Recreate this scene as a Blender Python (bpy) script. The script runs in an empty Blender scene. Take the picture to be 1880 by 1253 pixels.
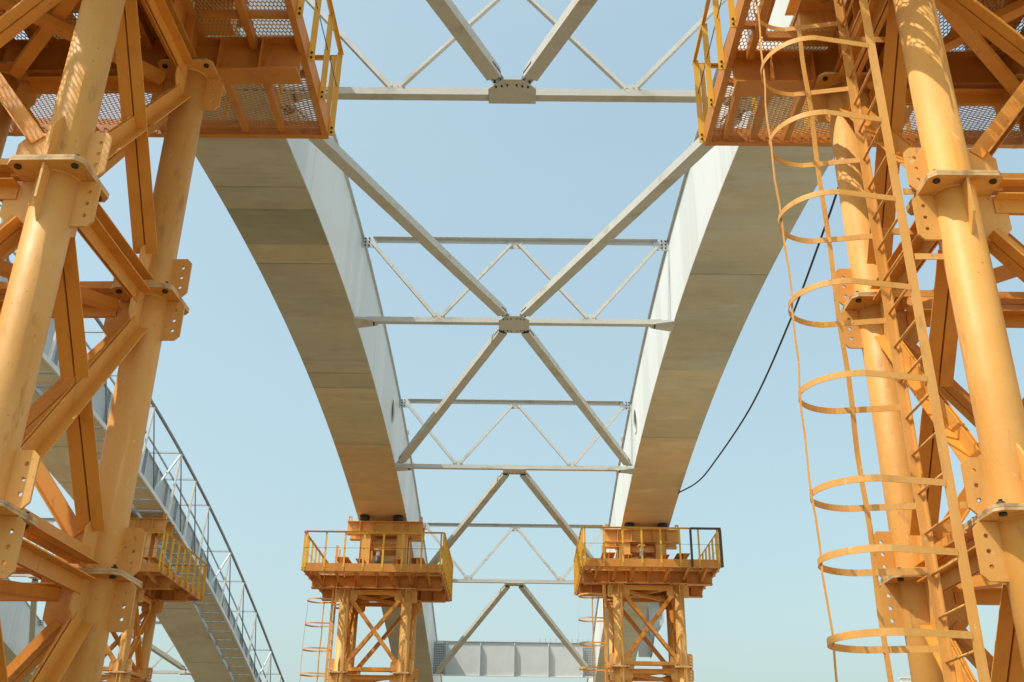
import bpy, math, random
import numpy as np
from mathutils import Vector, Matrix
random.seed(7)
G = 1.7                       # camera height above the ground; all z below are measured from the camera and lifted by G
SC = bpy.context.scene
COL = SC.collection
R = math.radians

# ------------------------------------------------------------------ camera
cam_d = bpy.data.cameras.new("camera"); cam = bpy.data.objects.new("camera", cam_d); COL.objects.link(cam)
cam_d.sensor_width = 36.0; cam_d.lens = 35.674; cam_d.clip_start = 0.05; cam_d.clip_end = 4000
pi_, ya_, ro_ = R(25.532), R(-0.605), R(0.886)
fw = Vector((math.sin(ya_)*math.cos(pi_), math.cos(ya_)*math.cos(pi_), math.sin(pi_)))
r0 = Vector((math.cos(ya_), -math.sin(ya_), 0)); u0 = r0.cross(fw)
rr = math.cos(ro_)*r0 + math.sin(ro_)*u0; uu = -math.sin(ro_)*r0 + math.cos(ro_)*u0
m = Matrix((rr, uu, -fw)).transposed().to_4x4(); m.translation = Vector((0, 0, G))
cam.matrix_world = m
SC.camera = cam

# ------------------------------------------------------------------ light
SUN_AZ = (-0.853, -0.521); SUN_EL = R(55)
n_ = math.hypot(*SUN_AZ); sd = Vector((SUN_AZ[0]/n_*math.cos(SUN_EL), SUN_AZ[1]/n_*math.cos(SUN_EL), math.sin(SUN_EL)))
sun_d = bpy.data.lights.new("sun", 'SUN'); sun = bpy.data.objects.new("sun", sun_d); COL.objects.link(sun)
sun_d.energy = 3.05; sun_d.angle = R(0.36); sun_d.color = (1.0, 0.93, 0.80)
sun.rotation_euler = sd.to_track_quat('Z', 'Y').to_euler()
sun.location = (-30, -12, 50)
W = bpy.data.worlds.new("World"); SC.world = W; W.use_nodes = True
nt = W.node_tree; bg = nt.nodes['Background']
sky = nt.nodes.new('ShaderNodeTexSky'); sky.sky_type = 'NISHITA'; sky.sun_disc = False
sky.sun_elevation = SUN_EL; sky.sun_rotation = math.atan2(sd.x, sd.y)
sky.altitude = 0; sky.air_density = 1.4; sky.dust_density = 5.0; sky.ozone_density = 0.0
wb = nt.nodes.new('ShaderNodeMix'); wb.data_type = 'RGBA'; wb.blend_type = 'MULTIPLY'; wb.inputs['Factor'].default_value = 1.0
wb.inputs['B'].default_value = (1.22, 1.31, 1.16, 1)
nt.links.new(sky.outputs[0], wb.inputs['A']); 
hz_ = nt.nodes.new('ShaderNodeMix'); hz_.data_type = 'RGBA'                       # thin high haze, slightly uneven
hz_.inputs['B'].default_value = (2.51, 3.40, 3.80, 1)
tcw = nt.nodes.new('ShaderNodeTexCoord'); mpw = nt.nodes.new('ShaderNodeMapping'); mpw.inputs['Scale'].default_value = (1.2, 1.2, 3.5)
nzw = nt.nodes.new('ShaderNodeTexNoise'); nzw.inputs['Scale'].default_value = 2.2; nzw.inputs['Detail'].default_value = 7; nzw.inputs['Roughness'].default_value = 0.6
mrw = nt.nodes.new('ShaderNodeMapRange'); mrw.inputs['From Min'].default_value = 0.3; mrw.inputs['From Max'].default_value = 0.75; mrw.inputs['To Min'].default_value = 0.42; mrw.inputs['To Max'].default_value = 0.62
nt.links.new(tcw.outputs['Generated'], mpw.inputs['Vector']); nt.links.new(mpw.outputs[0], nzw.inputs['Vector']); nt.links.new(nzw.outputs['Fac'], mrw.inputs['Value'])
nt.links.new(mrw.outputs[0], hz_.inputs['Factor']); nt.links.new(wb.outputs['Result'], hz_.inputs['A']); nt.links.new(hz_.outputs['Result'], bg.inputs[0]); bg.inputs[1].default_value = 0.149
SC.view_settings.view_transform = 'Standard'; SC.view_settings.look = 'None'
SC.view_settings.exposure = 0.43; SC.view_settings.gamma = 1.0; SC.view_settings.use_curve_mapping = False
SC.render.engine = 'CYCLES'
SC.cycles.max_bounces = 8; SC.cycles.diffuse_bounces = 5
SC.render.resolution_x = 1024; SC.render.resolution_y = 682

# ------------------------------------------------------------------ materials
def mat(name, base, var=(), rough=0.5, metal=0.0, spec=0.5, bump=0.0, bump_scale=60.0, grain=None):
    """base colour plus layers: (kind, colour, scale, (lo, hi), strength, stretch)"""
    M = bpy.data.materials.new(name); M.use_nodes = True
    t = M.node_tree; b = t.nodes['Principled BSDF']; L = t.links.new
    tc = t.nodes.new('ShaderNodeTexCoord'); oi = t.nodes.new('ShaderNodeObjectInfo')
    off = t.nodes.new('ShaderNodeVectorMath'); off.operation = 'MULTIPLY_ADD'
    sc = t.nodes.new('ShaderNodeCombineXYZ')
    for i, k in enumerate((37.0, 61.0, 23.0)):
        mm = t.nodes.new('ShaderNodeMath'); mm.operation = 'MULTIPLY'; mm.inputs[1].default_value = k
        L(oi.outputs['Random'], mm.inputs[0]); L(mm.outputs[0], sc.inputs[i])
    off.inputs[1].default_value = (1, 1, 1)
    L(tc.outputs['Object'], off.inputs[0]); L(sc.outputs[0], off.inputs[2])
    rgb = t.nodes.new('ShaderNodeRGB'); rgb.outputs[0].default_value = (*base, 1)
    cur = rgb.outputs[0]
    for kind, colr, scale, (lo, hi), strength, stretch in var:
        mp = t.nodes.new('ShaderNodeMapping'); mp.inputs['Scale'].default_value = stretch
        L(off.outputs[0], mp.inputs['Vector'])
        nz = t.nodes.new('ShaderNodeTexNoise'); nz.inputs['Scale'].default_value = scale
        nz.inputs['Detail'].default_value = 6; nz.inputs['Roughness'].default_value = 0.62
        L(mp.outputs[0], nz.inputs['Vector'])
        rp = t.nodes.new('ShaderNodeMapRange'); rp.inputs['From Min'].default_value = lo; rp.inputs['From Max'].default_value = hi
        rp.inputs['To Max'].default_value = strength
        L(nz.outputs['Fac'], rp.inputs['Value'])
        mx = t.nodes.new('ShaderNodeMix'); mx.data_type = 'RGBA'; mx.blend_type = kind
        L(rp.outputs[0], mx.inputs['Factor']); L(cur, mx.inputs['A']); mx.inputs['B'].default_value = (*colr, 1)
        cur = mx.outputs['Result']
    L(cur, b.inputs['Base Color'])
    rn = t.nodes.new('ShaderNodeTexNoise'); rn.inputs['Scale'].default_value = 9; rn.inputs['Detail'].default_value = 4
    L(off.outputs[0], rn.inputs['Vector'])
    rr_ = t.nodes.new('ShaderNodeMapRange'); rr_.inputs['To Min'].default_value = rough-0.1; rr_.inputs['To Max'].default_value = rough+0.14
    L(rn.outputs['Fac'], rr_.inputs['Value']); L(rr_.outputs[0], b.inputs['Roughness'])
    b.inputs['Metallic'].default_value = metal; b.inputs['Specular IOR Level'].default_value = spec
    if bump:
        bn = t.nodes.new('ShaderNodeTexNoise'); bn.inputs['Scale'].default_value = bump_scale; bn.inputs['Detail'].default_value = 5
        L(off.outputs[0], bn.inputs['Vector'])
        bp = t.nodes.new('ShaderNodeBump'); bp.inputs['Strength'].default_value = bump; bp.inputs['Distance'].default_value = 0.02
        L(bn.outputs['Fac'], bp.inputs['Height']); L(bp.outputs[0], b.inputs['Normal'])
    return M
ONE = (1, 1, 1); STREAK = (1, 1, 0.12)
ORANGE = mat("ochre_paint", (0.70, 0.345, 0.078), [
    ('MIX', (0.74, 0.43, 0.16), 1.3, (0.40, 0.70), 0.7, ONE),
    ('MIX', (0.58, 0.26, 0.045), 0.9, (0.48, 0.64), 0.5, (1, 1, 0.6)),
    ('MIX', (0.44, 0.20, 0.055), 5.0, (0.54, 0.76), 0.6, STREAK),
    ('MIX', (0.24, 0.10, 0.035), 7.0, (0.60, 0.74), 0.65, (1, 1, 0.30)),
    ('MIX', (0.80, 0.60, 0.34), 15.0, (0.65, 0.72), 0.55, (1, 1, 0.5)),
    ('MIX', (0.09, 0.045, 0.025), 24.0, (0.675, 0.72), 0.9, ONE)], rough=0.54, bump=0.10, bump_scale=26)
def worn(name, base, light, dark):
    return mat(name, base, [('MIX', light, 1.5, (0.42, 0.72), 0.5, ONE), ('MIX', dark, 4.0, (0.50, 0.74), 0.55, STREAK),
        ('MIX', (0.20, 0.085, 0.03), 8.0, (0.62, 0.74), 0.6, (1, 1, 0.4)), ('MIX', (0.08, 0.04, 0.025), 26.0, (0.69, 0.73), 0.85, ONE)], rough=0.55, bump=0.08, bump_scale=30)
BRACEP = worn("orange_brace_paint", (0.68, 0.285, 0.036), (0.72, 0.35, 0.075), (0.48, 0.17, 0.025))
DECK_SHADE = worn("shade_darkened_deck_paint", (0.54, 0.205, 0.030), (0.62, 0.27, 0.055), (0.34, 0.11, 0.02))  # tower paint darkened: deep shade under the platforms put into the colour
RUSTY = mat("rusty_orange_paint", (0.52, 0.26, 0.065), [
    ('MIX', (0.36, 0.13, 0.03), 4.0, (0.42, 0.70), 0.7, ONE),
    ('MIX', (0.15, 0.06, 0.025), 14.0, (0.58, 0.72), 0.7, ONE)], rough=0.6, bump=0.08)
EDGE = mat("worn_plate_edge", (0.62, 0.42, 0.20), [
    ('MIX', (0.16, 0.075, 0.035), 7.0, (0.46, 0.66), 0.7, ONE),
    ('MIX', (0.74, 0.58, 0.36), 6.0, (0.50, 0.72), 0.6, ONE)], rough=0.65)
YELLOW = mat("yellow_rail_paint", (0.72, 0.40, 0.035), [
    ('MIX', (0.64, 0.30, 0.03), 4.0, (0.48, 0.75), 0.55, STREAK),
    ('MIX', (0.16, 0.07, 0.03), 22.0, (0.67, 0.75), 0.7, ONE)], rough=0.45)
GREY = mat("grey_girder_paint", (0.69, 0.71, 0.71), [
    ('MIX', (0.65, 0.67, 0.67), 0.7, (0.38, 0.70), 0.7, ONE),
    ('MIX', (0.56, 0.575, 0.57), 0.35, (0.48, 0.54), 0.6, (1, 1, 0.02)),
    ('MIX', (0.50, 0.49, 0.45), 2.4, (0.55, 0.78), 0.65, (1, 1.6, 0.08)),
    ('MIX', (0.42, 0.34, 0.25), 5.0, (0.66, 0.78), 0.45, (1, 1, 0.12)),
    ('MIX', (0.20, 0.17, 0.14), 14.0, (0.73, 0.77), 0.6, ONE)], rough=0.5, bump=0.05, bump_scale=1.6)
def soffit(name, k, tint):
    f = lambda c: tuple(min(.9, a*b*k) for a, b in zip(c, tint))
    return mat(name, f((0.47, 0.46, 0.40)), [
    ('MIX', f((0.38, 0.36, 0.28)), 0.55, (0.40, 0.56), 0.9, (0.10, 0.7, 1)),
    ('MIX', f((0.50, 0.42, 0.29)), 0.9, (0.46, 0.68), 0.6, (0.7, 0.7, 1)),
    ('MIX', f((0.30, 0.27, 0.20)), 2.2, (0.50, 0.74), 0.55, (0.5, 0.9, 1)),
    ('MIX', f((0.28, 0.25, 0.18)), 3.0, (0.56, 0.74), 0.35, (0.12, 2.6, 1)),
    ('MIX', f((0.58, 0.55, 0.47)), 3.0, (0.56, 0.72), 0.45, (0.3, 0.8, 1)),
    ('MIX', f((0.10, 0.08, 0.06)), 5.0, (0.70, 0.75), 0.7, (0.35, 2.0, 1))], rough=0.58, bump=0.05, bump_scale=5)
SOFFIT = soffit("stained_girder_underside", 1.0, (1, 1, 1))
SOFFIT_DARK = soffit("dull_dark_primer_plate", 0.74, (1, 1, .98))
SOFFIT_TAN = soffit("tan_primer_plate", 1.12, (1.06, .98, .86))
SOFFIT_BROWN = soffit("brown_tone_plate", 1.12, (1.22, .95, .68))  # browner tone for the bottom plates towards the far towers
BRACE = mat("weathered_brace_steel", (0.50, 0.51, 0.50), [
    ('MIX', (0.44, 0.43, 0.39), 2.0, (0.45, 0.72), 0.6, ONE),
    ('MIX', (0.42, 0.37, 0.29), 3.0, (0.54, 0.74), 0.4, ONE),
    ('MIX', (0.30, 0.21, 0.12), 1.8, (0.56, 0.72), 0.5, (1, 1, 1.5))], rough=0.55, bump=0.05, bump_scale=30)
STEEL = mat("galvanised_steel", (0.50, 0.54, 0.57), [
    ('MIX', (0.36, 0.40, 0.44), 6.0, (0.40, 0.70), 0.7, ONE),
    ('MIX', (0.60, 0.62, 0.62), 2.0, (0.50, 0.75), 0.5, ONE)], rough=0.45, metal=0.15)
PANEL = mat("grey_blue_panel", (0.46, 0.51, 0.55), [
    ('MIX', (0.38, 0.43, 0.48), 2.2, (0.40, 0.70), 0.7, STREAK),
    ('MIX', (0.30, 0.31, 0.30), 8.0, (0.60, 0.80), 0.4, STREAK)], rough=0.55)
PIPE = mat("dull_grey_pipe", (0.22, 0.235, 0.25), [('MIX', (0.34, 0.36, 0.37), 5.0, (0.45, 0.7), 0.6, ONE)], rough=0.4, metal=0.3)
BEAM = mat("blue_grey_plate_paint", (0.50, 0.535, 0.555), [
    ('MIX', (0.43, 0.465, 0.49), 1.5, (0.40, 0.70), 0.7, ONE),
    ('MIX', (0.30, 0.29, 0.27), 6.0, (0.60, 0.80), 0.4, STREAK)], rough=0.55)
BOLT = mat("dark_bolt_steel", (0.045, 0.035, 0.03), rough=0.5, metal=0.4)
RUBBER = mat("black_rubber", (0.022, 0.022, 0.022), rough=0.6)
DARKP = mat("dark_painted_steel", (0.06, 0.045, 0.035), rough=0.5)
WHITE = mat("white_steel", (0.72, 0.72, 0.70), [('MIX', (0.5, 0.48, 0.44), 5.0, (0.5, 0.75), 0.5, ONE)], rough=0.5)
EARTH = mat("sandy_earth", (0.165, 0.125, 0.068), [
    ('MIX', (0.14, 0.11, 0.06), 0.25, (0.40, 0.65), 0.8, ONE),
    ('MIX', (0.24, 0.19, 0.105), 1.5, (0.45, 0.70), 0.6, ONE),
    ('MIX', (0.10, 0.075, 0.045), 7.0, (0.58, 0.78), 0.5, ONE)], rough=0.95, bump=0.5, bump_scale=6)

BOUNCE_PALE = mat("pale_bounce_ground", (0.50, 0.43, 0.30), [  # pale colour of the added bounce sheet
    ('MIX', (0.42, 0.35, 0.24), 0.3, (0.40, 0.65), 0.8, ONE),
    ('MIX', (0.58, 0.51, 0.38), 2.5, (0.45, 0.70), 0.6, ONE),
    ('MIX', (0.28, 0.23, 0.16), 11.0, (0.58, 0.78), 0.5, ONE)], rough=0.95, bump=0.6, bump_scale=14)
PALE = mat("pale_stained_girder_underside", (0.66, 0.645, 0.57), [
    ('MIX', (0.56, 0.54, 0.46), 0.6, (0.40, 0.62), 0.8, ONE),
    ('MIX', (0.48, 0.36, 0.22), 0.8, (0.56, 0.76), 0.7, (0.9, 0.7, 1)),
    ('MIX', (0.40, 0.36, 0.28), 3.0, (0.56, 0.76), 0.4, (0.4, 1.4, 1)),
    ('MIX', (0.14, 0.11, 0.08), 8.0, (0.71, 0.75), 0.6, ONE)], rough=0.58, bump=0.05, bump_scale=5)
# ------------------------------------------------------------------ mesh builder
def V(*a): return Vector(a)
class MB:
    def __init__(s): s.v = []; s.f = []; s.m = []; s.sm = []
    def face(s, idx, mi=0, smooth=False): s.f.append(idx); s.m.append(mi); s.sm.append(smooth)
    def hexa(s, P8, mi=0):
        b = len(s.v); s.v += [tuple(p) for p in P8]
        for q in ((0,3,2,1),(4,5,6,7),(0,1,5,4),(1,2,6,5),(2,3,7,6),(3,0,4,7)): s.face([b+i for i in q], mi)
    def box(s, a, b, mi=0):
        x0,y0,z0 = a; x1,y1,z1 = b
        s.hexa([(x0,y0,z0),(x1,y0,z0),(x1,y1,z0),(x0,y1,z0),(x0,y0,z1),(x1,y0,z1),(x1,y1,z1),(x0,y1,z1)], mi)
    def frame(s, p, q, up):
        p = Vector(p); q = Vector(q); t = (q-p).normalized(); sd_ = t.cross(Vector(up)).normalized(); u_ = sd_.cross(t)
        return p, q, t, sd_, u_
    def section(s, p, q, up, rects, mi=0):
        p, q, t, a, u_ = s.frame(p, q, up)
        for (s0, s1, w0, w1) in rects:
            P = [p+a*s0+u_*w0, p+a*s1+u_*w0, p+a*s1+u_*w1, p+a*s0+u_*w1]
            Q = [x+(q-p) for x in P]
            s.hexa(P+Q, mi)
    def bar(s, p, q, w, h, up=(0,0,1), mi=0): s.section(p, q, up, [(-w/2, w/2, -h/2, h/2)], mi)
    def tube(s, p, q, r, n=16, mi=0, caps=True, r2=None):
        p = Vector(p); q = Vector(q); t = (q-p).normalized()
        a = t.cross(V(0,0,1) if abs(t.z) < .9 else V(1,0,0)).normalized(); c = t.cross(a)
        b = len(s.v); r2 = r if r2 is None else r2
        for k in range(n):
            d = a*math.cos(2*math.pi*k/n)+c*math.sin(2*math.pi*k/n); s.v.append(tuple(p+d*r)); s.v.append(tuple(q+d*r2))
        for k in range(n):
            j = (k+1) % n; s.face([b+2*k, b+2*j, b+2*j+1, b+2*k+1], mi, True)
        if caps:
            s.face([b+2*k for k in range(n)][::-1], mi); s.face([b+2*k+1 for k in range(n)], mi)
    def path(s, pts, r, n=8, mi=0, closed=False):
        pts = [Vector(p) for p in pts]; b = len(s.v); N = len(pts); prev = None
        for i, p in enumerate(pts):
            t = ((pts[(i+1) % N] if closed or i < N-1 else p)-(pts[i-1] if closed or i > 0 else p)).normalized()
            a = t.cross(V(0,0,1) if abs(t.z) < .95 else V(1,0,0)).normalized() if prev is None else (prev - t*prev.dot(t)).normalized()
            prev = a; c = t.cross(a)
            for k in range(n):
                d = a*math.cos(2*math.pi*k/n)+c*math.sin(2*math.pi*k/n); s.v.append(tuple(p+d*r))
        for i in range(N if closed else N-1):
            for k in range(n):
                j = (k+1) % n; i2 = (i+1) % N
                s.face([b+i*n+k, b+i*n+j, b+i2*n+j, b+i2*n+k], mi, True)
        if not closed:
            s.face([b+k for k in range(n)][::-1], mi); s.face([b+(N-1)*n+k for k in range(n)], mi)
    def ribbon(s, pts, w, th, up=(0,0,1), mi=0):
        """flat bar: height w along up, thickness th across, following pts"""
        pts = [Vector(p) for p in pts]; up = Vector(up); N = len(pts); b = len(s.v)
        for i, p in enumerate(pts):
            t = (pts[min(i+1, N-1)]-pts[max(i-1, 0)]).normalized(); a = t.cross(up).normalized(); u_ = a.cross(t)
            for (x, y) in ((-1,-1),(1,-1),(1,1),(-1,1)): s.v.append(tuple(p+a*(x*th/2)+u_*(y*w/2)))
        for i in range(N-1):
            for k in range(4):
                j = (k+1) % 4; s.face([b+i*4+k, b+i*4+j, b+i*4+4+j, b+i*4+4+k], mi)
        s.face([b+3, b+2, b+1, b], mi); s.face([b+(N-1)*4+k for k in range(4)], mi)
    def plate(s, polys, O, U, Vv, th, mi=0, side=None):
        """solid plate from 2-D polygons (list of point lists) in the plane O + x U + y Vv, thickness th centred"""
        O = Vector(O); U = Vector(U).normalized(); Vv = Vector(Vv).normalized(); n = U.cross(Vv)
        key = {}; pts = []
        def idx(p):
            k = (round(p[0], 5), round(p[1], 5))
            if k not in key: key[k] = len(pts); pts.append(k)
            return key[k]
        F = [[idx(p) for p in poly] for poly in polys]
        b = len(s.v); N = len(pts)
        for sg in (1, -1):
            for (x, y) in pts: s.v.append(tuple(O+U*x+Vv*y+n*(sg*th/2)))
        ed = {}
        for f in F:
            for i in range(len(f)):
                a, c = f[i], f[(i+1) % len(f)]
                ed[(a, c)] = ed.get((a, c), 0)+1
            s.face([b+i for i in f], mi); s.face([b+N+i for i in f][::-1], mi)
        for (a, c) in ed:
            if (c, a) not in ed: s.face([b+a, b+N+a, b+N+c, b+c], mi if side is None else side)
    def bolt(s, p, d, r=0.018, l=0.03, mi=1):
        p = Vector(p); d = Vector(d).normalized(); s.tube(p, p+d*l, r, 6, mi)
    def build(s, name, mats, parent=None, off=None):
        me = bpy.data.meshes.new(name)
        o_ = Vector((0, 0, 0))
        if off is not None: o_ = Vector(off)
        elif parent is not None: o_ = Vector(BASE[parent.name])
        vv = np.array(s.v, dtype=float)-np.array(o_)
        me.from_pydata(vv.tolist(), [], s.f)
        for M in (mats if isinstance(mats, (list, tuple)) else [mats]): me.materials.append(M)
        me.polygons.foreach_set('material_index', s.m); me.polygons.foreach_set('use_smooth', s.sm)
        me.update()
        ob = bpy.data.objects.new(name, me); COL.objects.link(ob)
        if parent is not None: ob.parent = parent; BASE[ob.name] = tuple(o_)
        else: ob.location = o_
        return ob
BASE = {}
def hole_cell(u0, u1, v0, v1, cu, cv, r, n=16):
    """quads of a rectangle with a round hole"""
    out = []; C = []; B = []
    for k in range(n):
        a = 2*math.pi*(k+.5)/n - math.pi; c_, s_ = math.cos(a), math.sin(a)
        C.append((cu+r*c_, cv+r*s_))
        tx = ((u1-cu)/c_ if c_ > 0 else (u0-cu)/c_) if abs(c_) > 1e-9 else 1e9
        ty = ((v1-cv)/s_ if s_ > 0 else (v0-cv)/s_) if abs(s_) > 1e-9 else 1e9
        t = min(tx, ty); B.append((cu+t*c_, cv+t*s_, 0 if tx < ty else 1))
    corners = {(1,1):(u1,v1),(-1,1):(u0,v1),(-1,-1):(u0,v0),(1,-1):(u1,v0)}
    for k in range(n):
        j = (k+1) % n; p, q = B[k], B[j]
        poly = [C[k], p[:2]]
        if p[2] != q[2]:
            mx_, my_ = (p[0]+q[0])/2-cu, (p[1]+q[1])/2-cv
            poly.append(corners[(1 if mx_ > 0 else -1, 1 if my_ > 0 else -1)])
        poly += [q[:2], C[j]]
        out.append(poly)
    return out
def fin_polys(w0, w1, h0, h1, ch=0.05, hr=0.015, holes=3):
    """gusset fin from u=w0..w1, v=h0..h1 with chamfered outer corners and a column of holes"""
    P = []; sgn = 1 if w1 > w0 else -1
    a, b = min(w0, w1), max(w0, w1); hc = w1 - sgn*0.075
    v0, v1 = h0+ch, h1-ch; st = (v1-v0)/holes
    for i in range(holes): P += hole_cell(a, b, v0+i*st, v0+(i+1)*st, hc, v0+(i+.5)*st, hr, 12)
    if sgn > 0:
        P.append([(a, h0), (b-ch, h0), (b, v0), (a, v0)]); P.append([(a, v1), (b, v1), (b-ch, h1), (a, h1)])
    else:
        P.append([(a+ch, h0), (b, h0), (b, v0), (a, v0)]); P.append([(a, v1), (b, v1), (b, h1), (a+ch, h1)])
    return P
def I(h, b, tw=0.012, tf=0.016): return [(-b/2, b/2, 0, tf), (-b/2, b/2, h-tf, h), (-tw/2, tw/2, tf, h-tf)]
def thing(name, label, cat, loc, group=None, lift=True):
    o = bpy.data.objects.new(name, None); COL.objects.link(o); o.empty_display_size = 0.3
    o.location = (loc[0], loc[1], loc[2]+(G if lift else 0))
    o['label'] = label; o['category'] = cat
    if group: o['group'] = group
    BASE[o.name] = tuple(loc)
    return o
def copy_tree(o, parent=None):
    c = o.copy(); COL.objects.link(c)
    if parent is not None: c.parent = parent
    for ch in list(o.children): copy_tree(ch, c)
    return c

# ------------------------------------------------------------------ ground
g = MB(); N_ = 40; E_ = 900.0
xs = [-E_+2*E_*i/N_ for i in range(N_+1)]
for i, x in enumerate(xs):
    for j, y in enumerate(xs): g.v.append((x, y+100, 0.0))
for i in range(N_):
    for j in range(N_): g.face([i*(N_+1)+j, (i+1)*(N_+1)+j, (i+1)*(N_+1)+j+1, i*(N_+1)+j+1])
go = g.build("ground", EARTH); go['kind'] = 'structure'
g = MB(); g.v = [(1.5, -60, .004), (70, -60, .004), (70, 140, .004), (1.5, 140, .004)]; g.face([0, 1, 2, 3])
gy = g.build("bounce_sheet", BOUNCE_PALE); gy['kind'] = 'structure'  # added pale sheet out of view, bounces light onto right girder and tower

# ------------------------------------------------------------------ bridge profile
PC = np.polyfit(np.array([9.98,17.36,24.74,32.11,39.49])*1.24, np.array([8.10,8.6565,8.2246,6.8977,4.968])*1.24, 3)
Y1_, S1_ = 12.4, 0.13
def zb(y):
    if y < Y1_: return float(np.polyval(PC, Y1_)) - (Y1_-y)*S1_
    if y > 52: return float(np.polyval(PC, 52)) - (y-52)*0.30
    return float(np.polyval(PC, y))
GH = 2.30                                         # girder depth
FY = [12.375, 21.526, 30.678, 39.816, 48.968]     # cross frame stations
XL, XR = -3.97, 3.60                              # inner web faces of the main girders
def ys_range(a, b, st): 
    n = max(1, round((b-a)/st)); return [a+(b-a)*i/n for i in range(n+1)]

def box_girder(label, x_in, x_out, y0, y1, manholes=(), seam=0.0, seams=(), seams_web=(), plates=(), rightface=None, group=None, stiff=None):
    sg = 1 if x_out > x_in else -1
    cx = (x_in+x_out)/2; ym = 0.5*(y0+y1)
    t = thing("box_girder", label, "bridge girder", (cx, ym, zb(ym)), group)
    Y = sorted(set(ys_range(y0, y1, 0.6)) | set(y for mh in manholes for y in (mh[0]-0.7, mh[0]+0.7)))
    th = 0.03
    def web(name, x, dirn, holes):
        w = MB(); Yw = [y for y in Y if not any(h[0]-0.699 < y < h[0]+0.699 for h in holes)]
        polys = []
        for a, b in zip(Yw[:-1], Yw[1:]):
            hh = [h for h in holes if abs(a-(h[0]-0.7)) < 1e-6]
            if hh:
                h = hh[0]
                for poly in hole_cell(-0.7, 0.7, -0.5, 0.5, 0, 0, h[2], 32):
                    pp = []
                    for (u_, v_) in poly: pp.append((h[0]+u_, zb(h[0]+u_) + h[1] + v_))
                    polys.append(pp)
                polys.append([(a, zb(a)), (b, zb(b)), (b, zb(b)+h[1]-0.5), (a, zb(a)+h[1]-0.5)])
                polys.append([(a, zb(a)+h[1]+0.5), (b, zb(b)+h[1]+0.5), (b, zb(b)+GH), (a, zb(a)+GH)])
            else: polys.append([(a, zb(a)), (b, zb(b)), (b, zb(b)+GH), (a, zb(a)+GH)])
        w.plate(polys, (x, 0, 0), (0,1,0), (0,0,1), th)
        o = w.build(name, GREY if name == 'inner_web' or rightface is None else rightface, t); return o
    for k, y in enumerate(seams_web):
        b = MB(); xx = x_in - sg*.001
        b.bar((xx, y, zb(y)+.01), (xx, y, zb(y)+GH-.01), .004, .03, (0, 1, 0)); b.build("weld_seam", GREY, t)
    web("inner_web", x_in+sg*th/2, 1, list(manholes)); web("outer_web", x_out-sg*th/2, 1, [])
    b = MB(); a0, a1 = min(x_in, x_out)-0.035, max(x_in, x_out)+0.035
    if seam:
        Yb = [y0+seam*i for i in range(int((y1-y0)/seam)+1)]
        for p, q in zip(Yb[:-1], Yb[1:]):
            n = 4
            for i in range(n):
                ya, yb = p+0.02+(q-p-0.04)*i/n, p+0.02+(q-p-0.04)*(i+1)/n
                b.hexa([(a0,ya,zb(ya)-0.03),(a1,ya,zb(ya)-0.03),(a1,yb,zb(yb)-0.03),(a0,yb,zb(yb)-0.03),(a0,ya,zb(ya)-0.001),(a1,ya,zb(ya)-0.001),(a1,yb,zb(yb)-0.001),(a0,yb,zb(yb)-0.001)])
            # raised lip at the panel end and edge strips
            b.box((a0-0.12, q-0.05, zb(q)-0.055), (a1+0.03, q-0.025, zb(q)-0.031))
            b.hexa([(a1-0.09,p+.05,zb(p+.05)-.06),(a1-0.02,p+.05,zb(p+.05)-.06),(a1-0.02,q-.07,zb(q-.07)-.06),(a1-0.09,q-.07,zb(q-.07)-.06),
                    (a1-0.09,p+.05,zb(p+.05)-.031),(a1-0.02,p+.05,zb(p+.05)-.031),(a1-0.02,q-.07,zb(q-.07)-.031),(a1-0.09,q-.07,zb(q-.07)-.031)])
    else:
        ends = list(plates)+[(y1, SOFFIT)]; ya0 = y0
        segs = []
        for ye, pm in ends: segs.append((ya0, ye, pm)); ya0 = ye
        for sa, se, pm in segs[:-1]:
            q_ = MB(); Yq = ys_range(sa, se, 0.5)
            for ya, yb in zip(Yq[:-1], Yq[1:]):
                q_.hexa([(a0,ya,zb(ya)-0.03),(a1,ya,zb(ya)-0.03),(a1,yb,zb(yb)-0.03),(a0,yb,zb(yb)-0.03),(a0,ya,zb(ya)-0.001),(a1,ya,zb(ya)-0.001),(a1,yb,zb(yb)-0.001),(a0,yb,zb(yb)-0.001)])
            q_.build("bottom_plate", pm, t)
        Yb = ys_range(segs[-1][0], y1, 0.5)
        for ya, yb in zip(Yb[:-1], Yb[1:]):
            k = len(b.v)
            b.v += [(a0,ya,zb(ya)-0.03),(a1,ya,zb(ya)-0.03),(a1,yb,zb(yb)-0.03),(a0,yb,zb(yb)-0.03),(a0,ya,zb(ya)-0.001),(a1,ya,zb(ya)-0.001),(a1,yb,zb(yb)-0.001),(a0,yb,zb(yb)-0.001)]
            for q in ((0,3,2,1),(4,5,6,7),(1,2,6,5),(3,0,4,7)): b.face([k+i for i in q])
        for y in seams:
            q_ = MB(); q_.bar((a0+.01, y, zb(y)-0.031), (a1-.01, y, zb(y)-0.031), 0.035, 0.008); q_.build('weld_seam', SOFFIT_DARK, t)
    b.build("bottom_plate", PALE if seam else SOFFIT, t)
    f = MB()
    for ya, yb in zip(Y[:-1], Y[1:]):
        f.hexa([(a0-.03,ya,zb(ya)+GH+.001),(a1+.03,ya,zb(ya)+GH+.001),(a1+.03,yb,zb(yb)+GH+.001),(a0-.03,yb,zb(yb)+GH+.001),
                (a0-.03,ya,zb(ya)+GH+.03),(a1+.03,ya,zb(ya)+GH+.03),(a1+.03,yb,zb(yb)+GH+.03),(a0-.03,yb,zb(yb)+GH+.03)])
    f.build("top_plate", STEEL, t)
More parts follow.
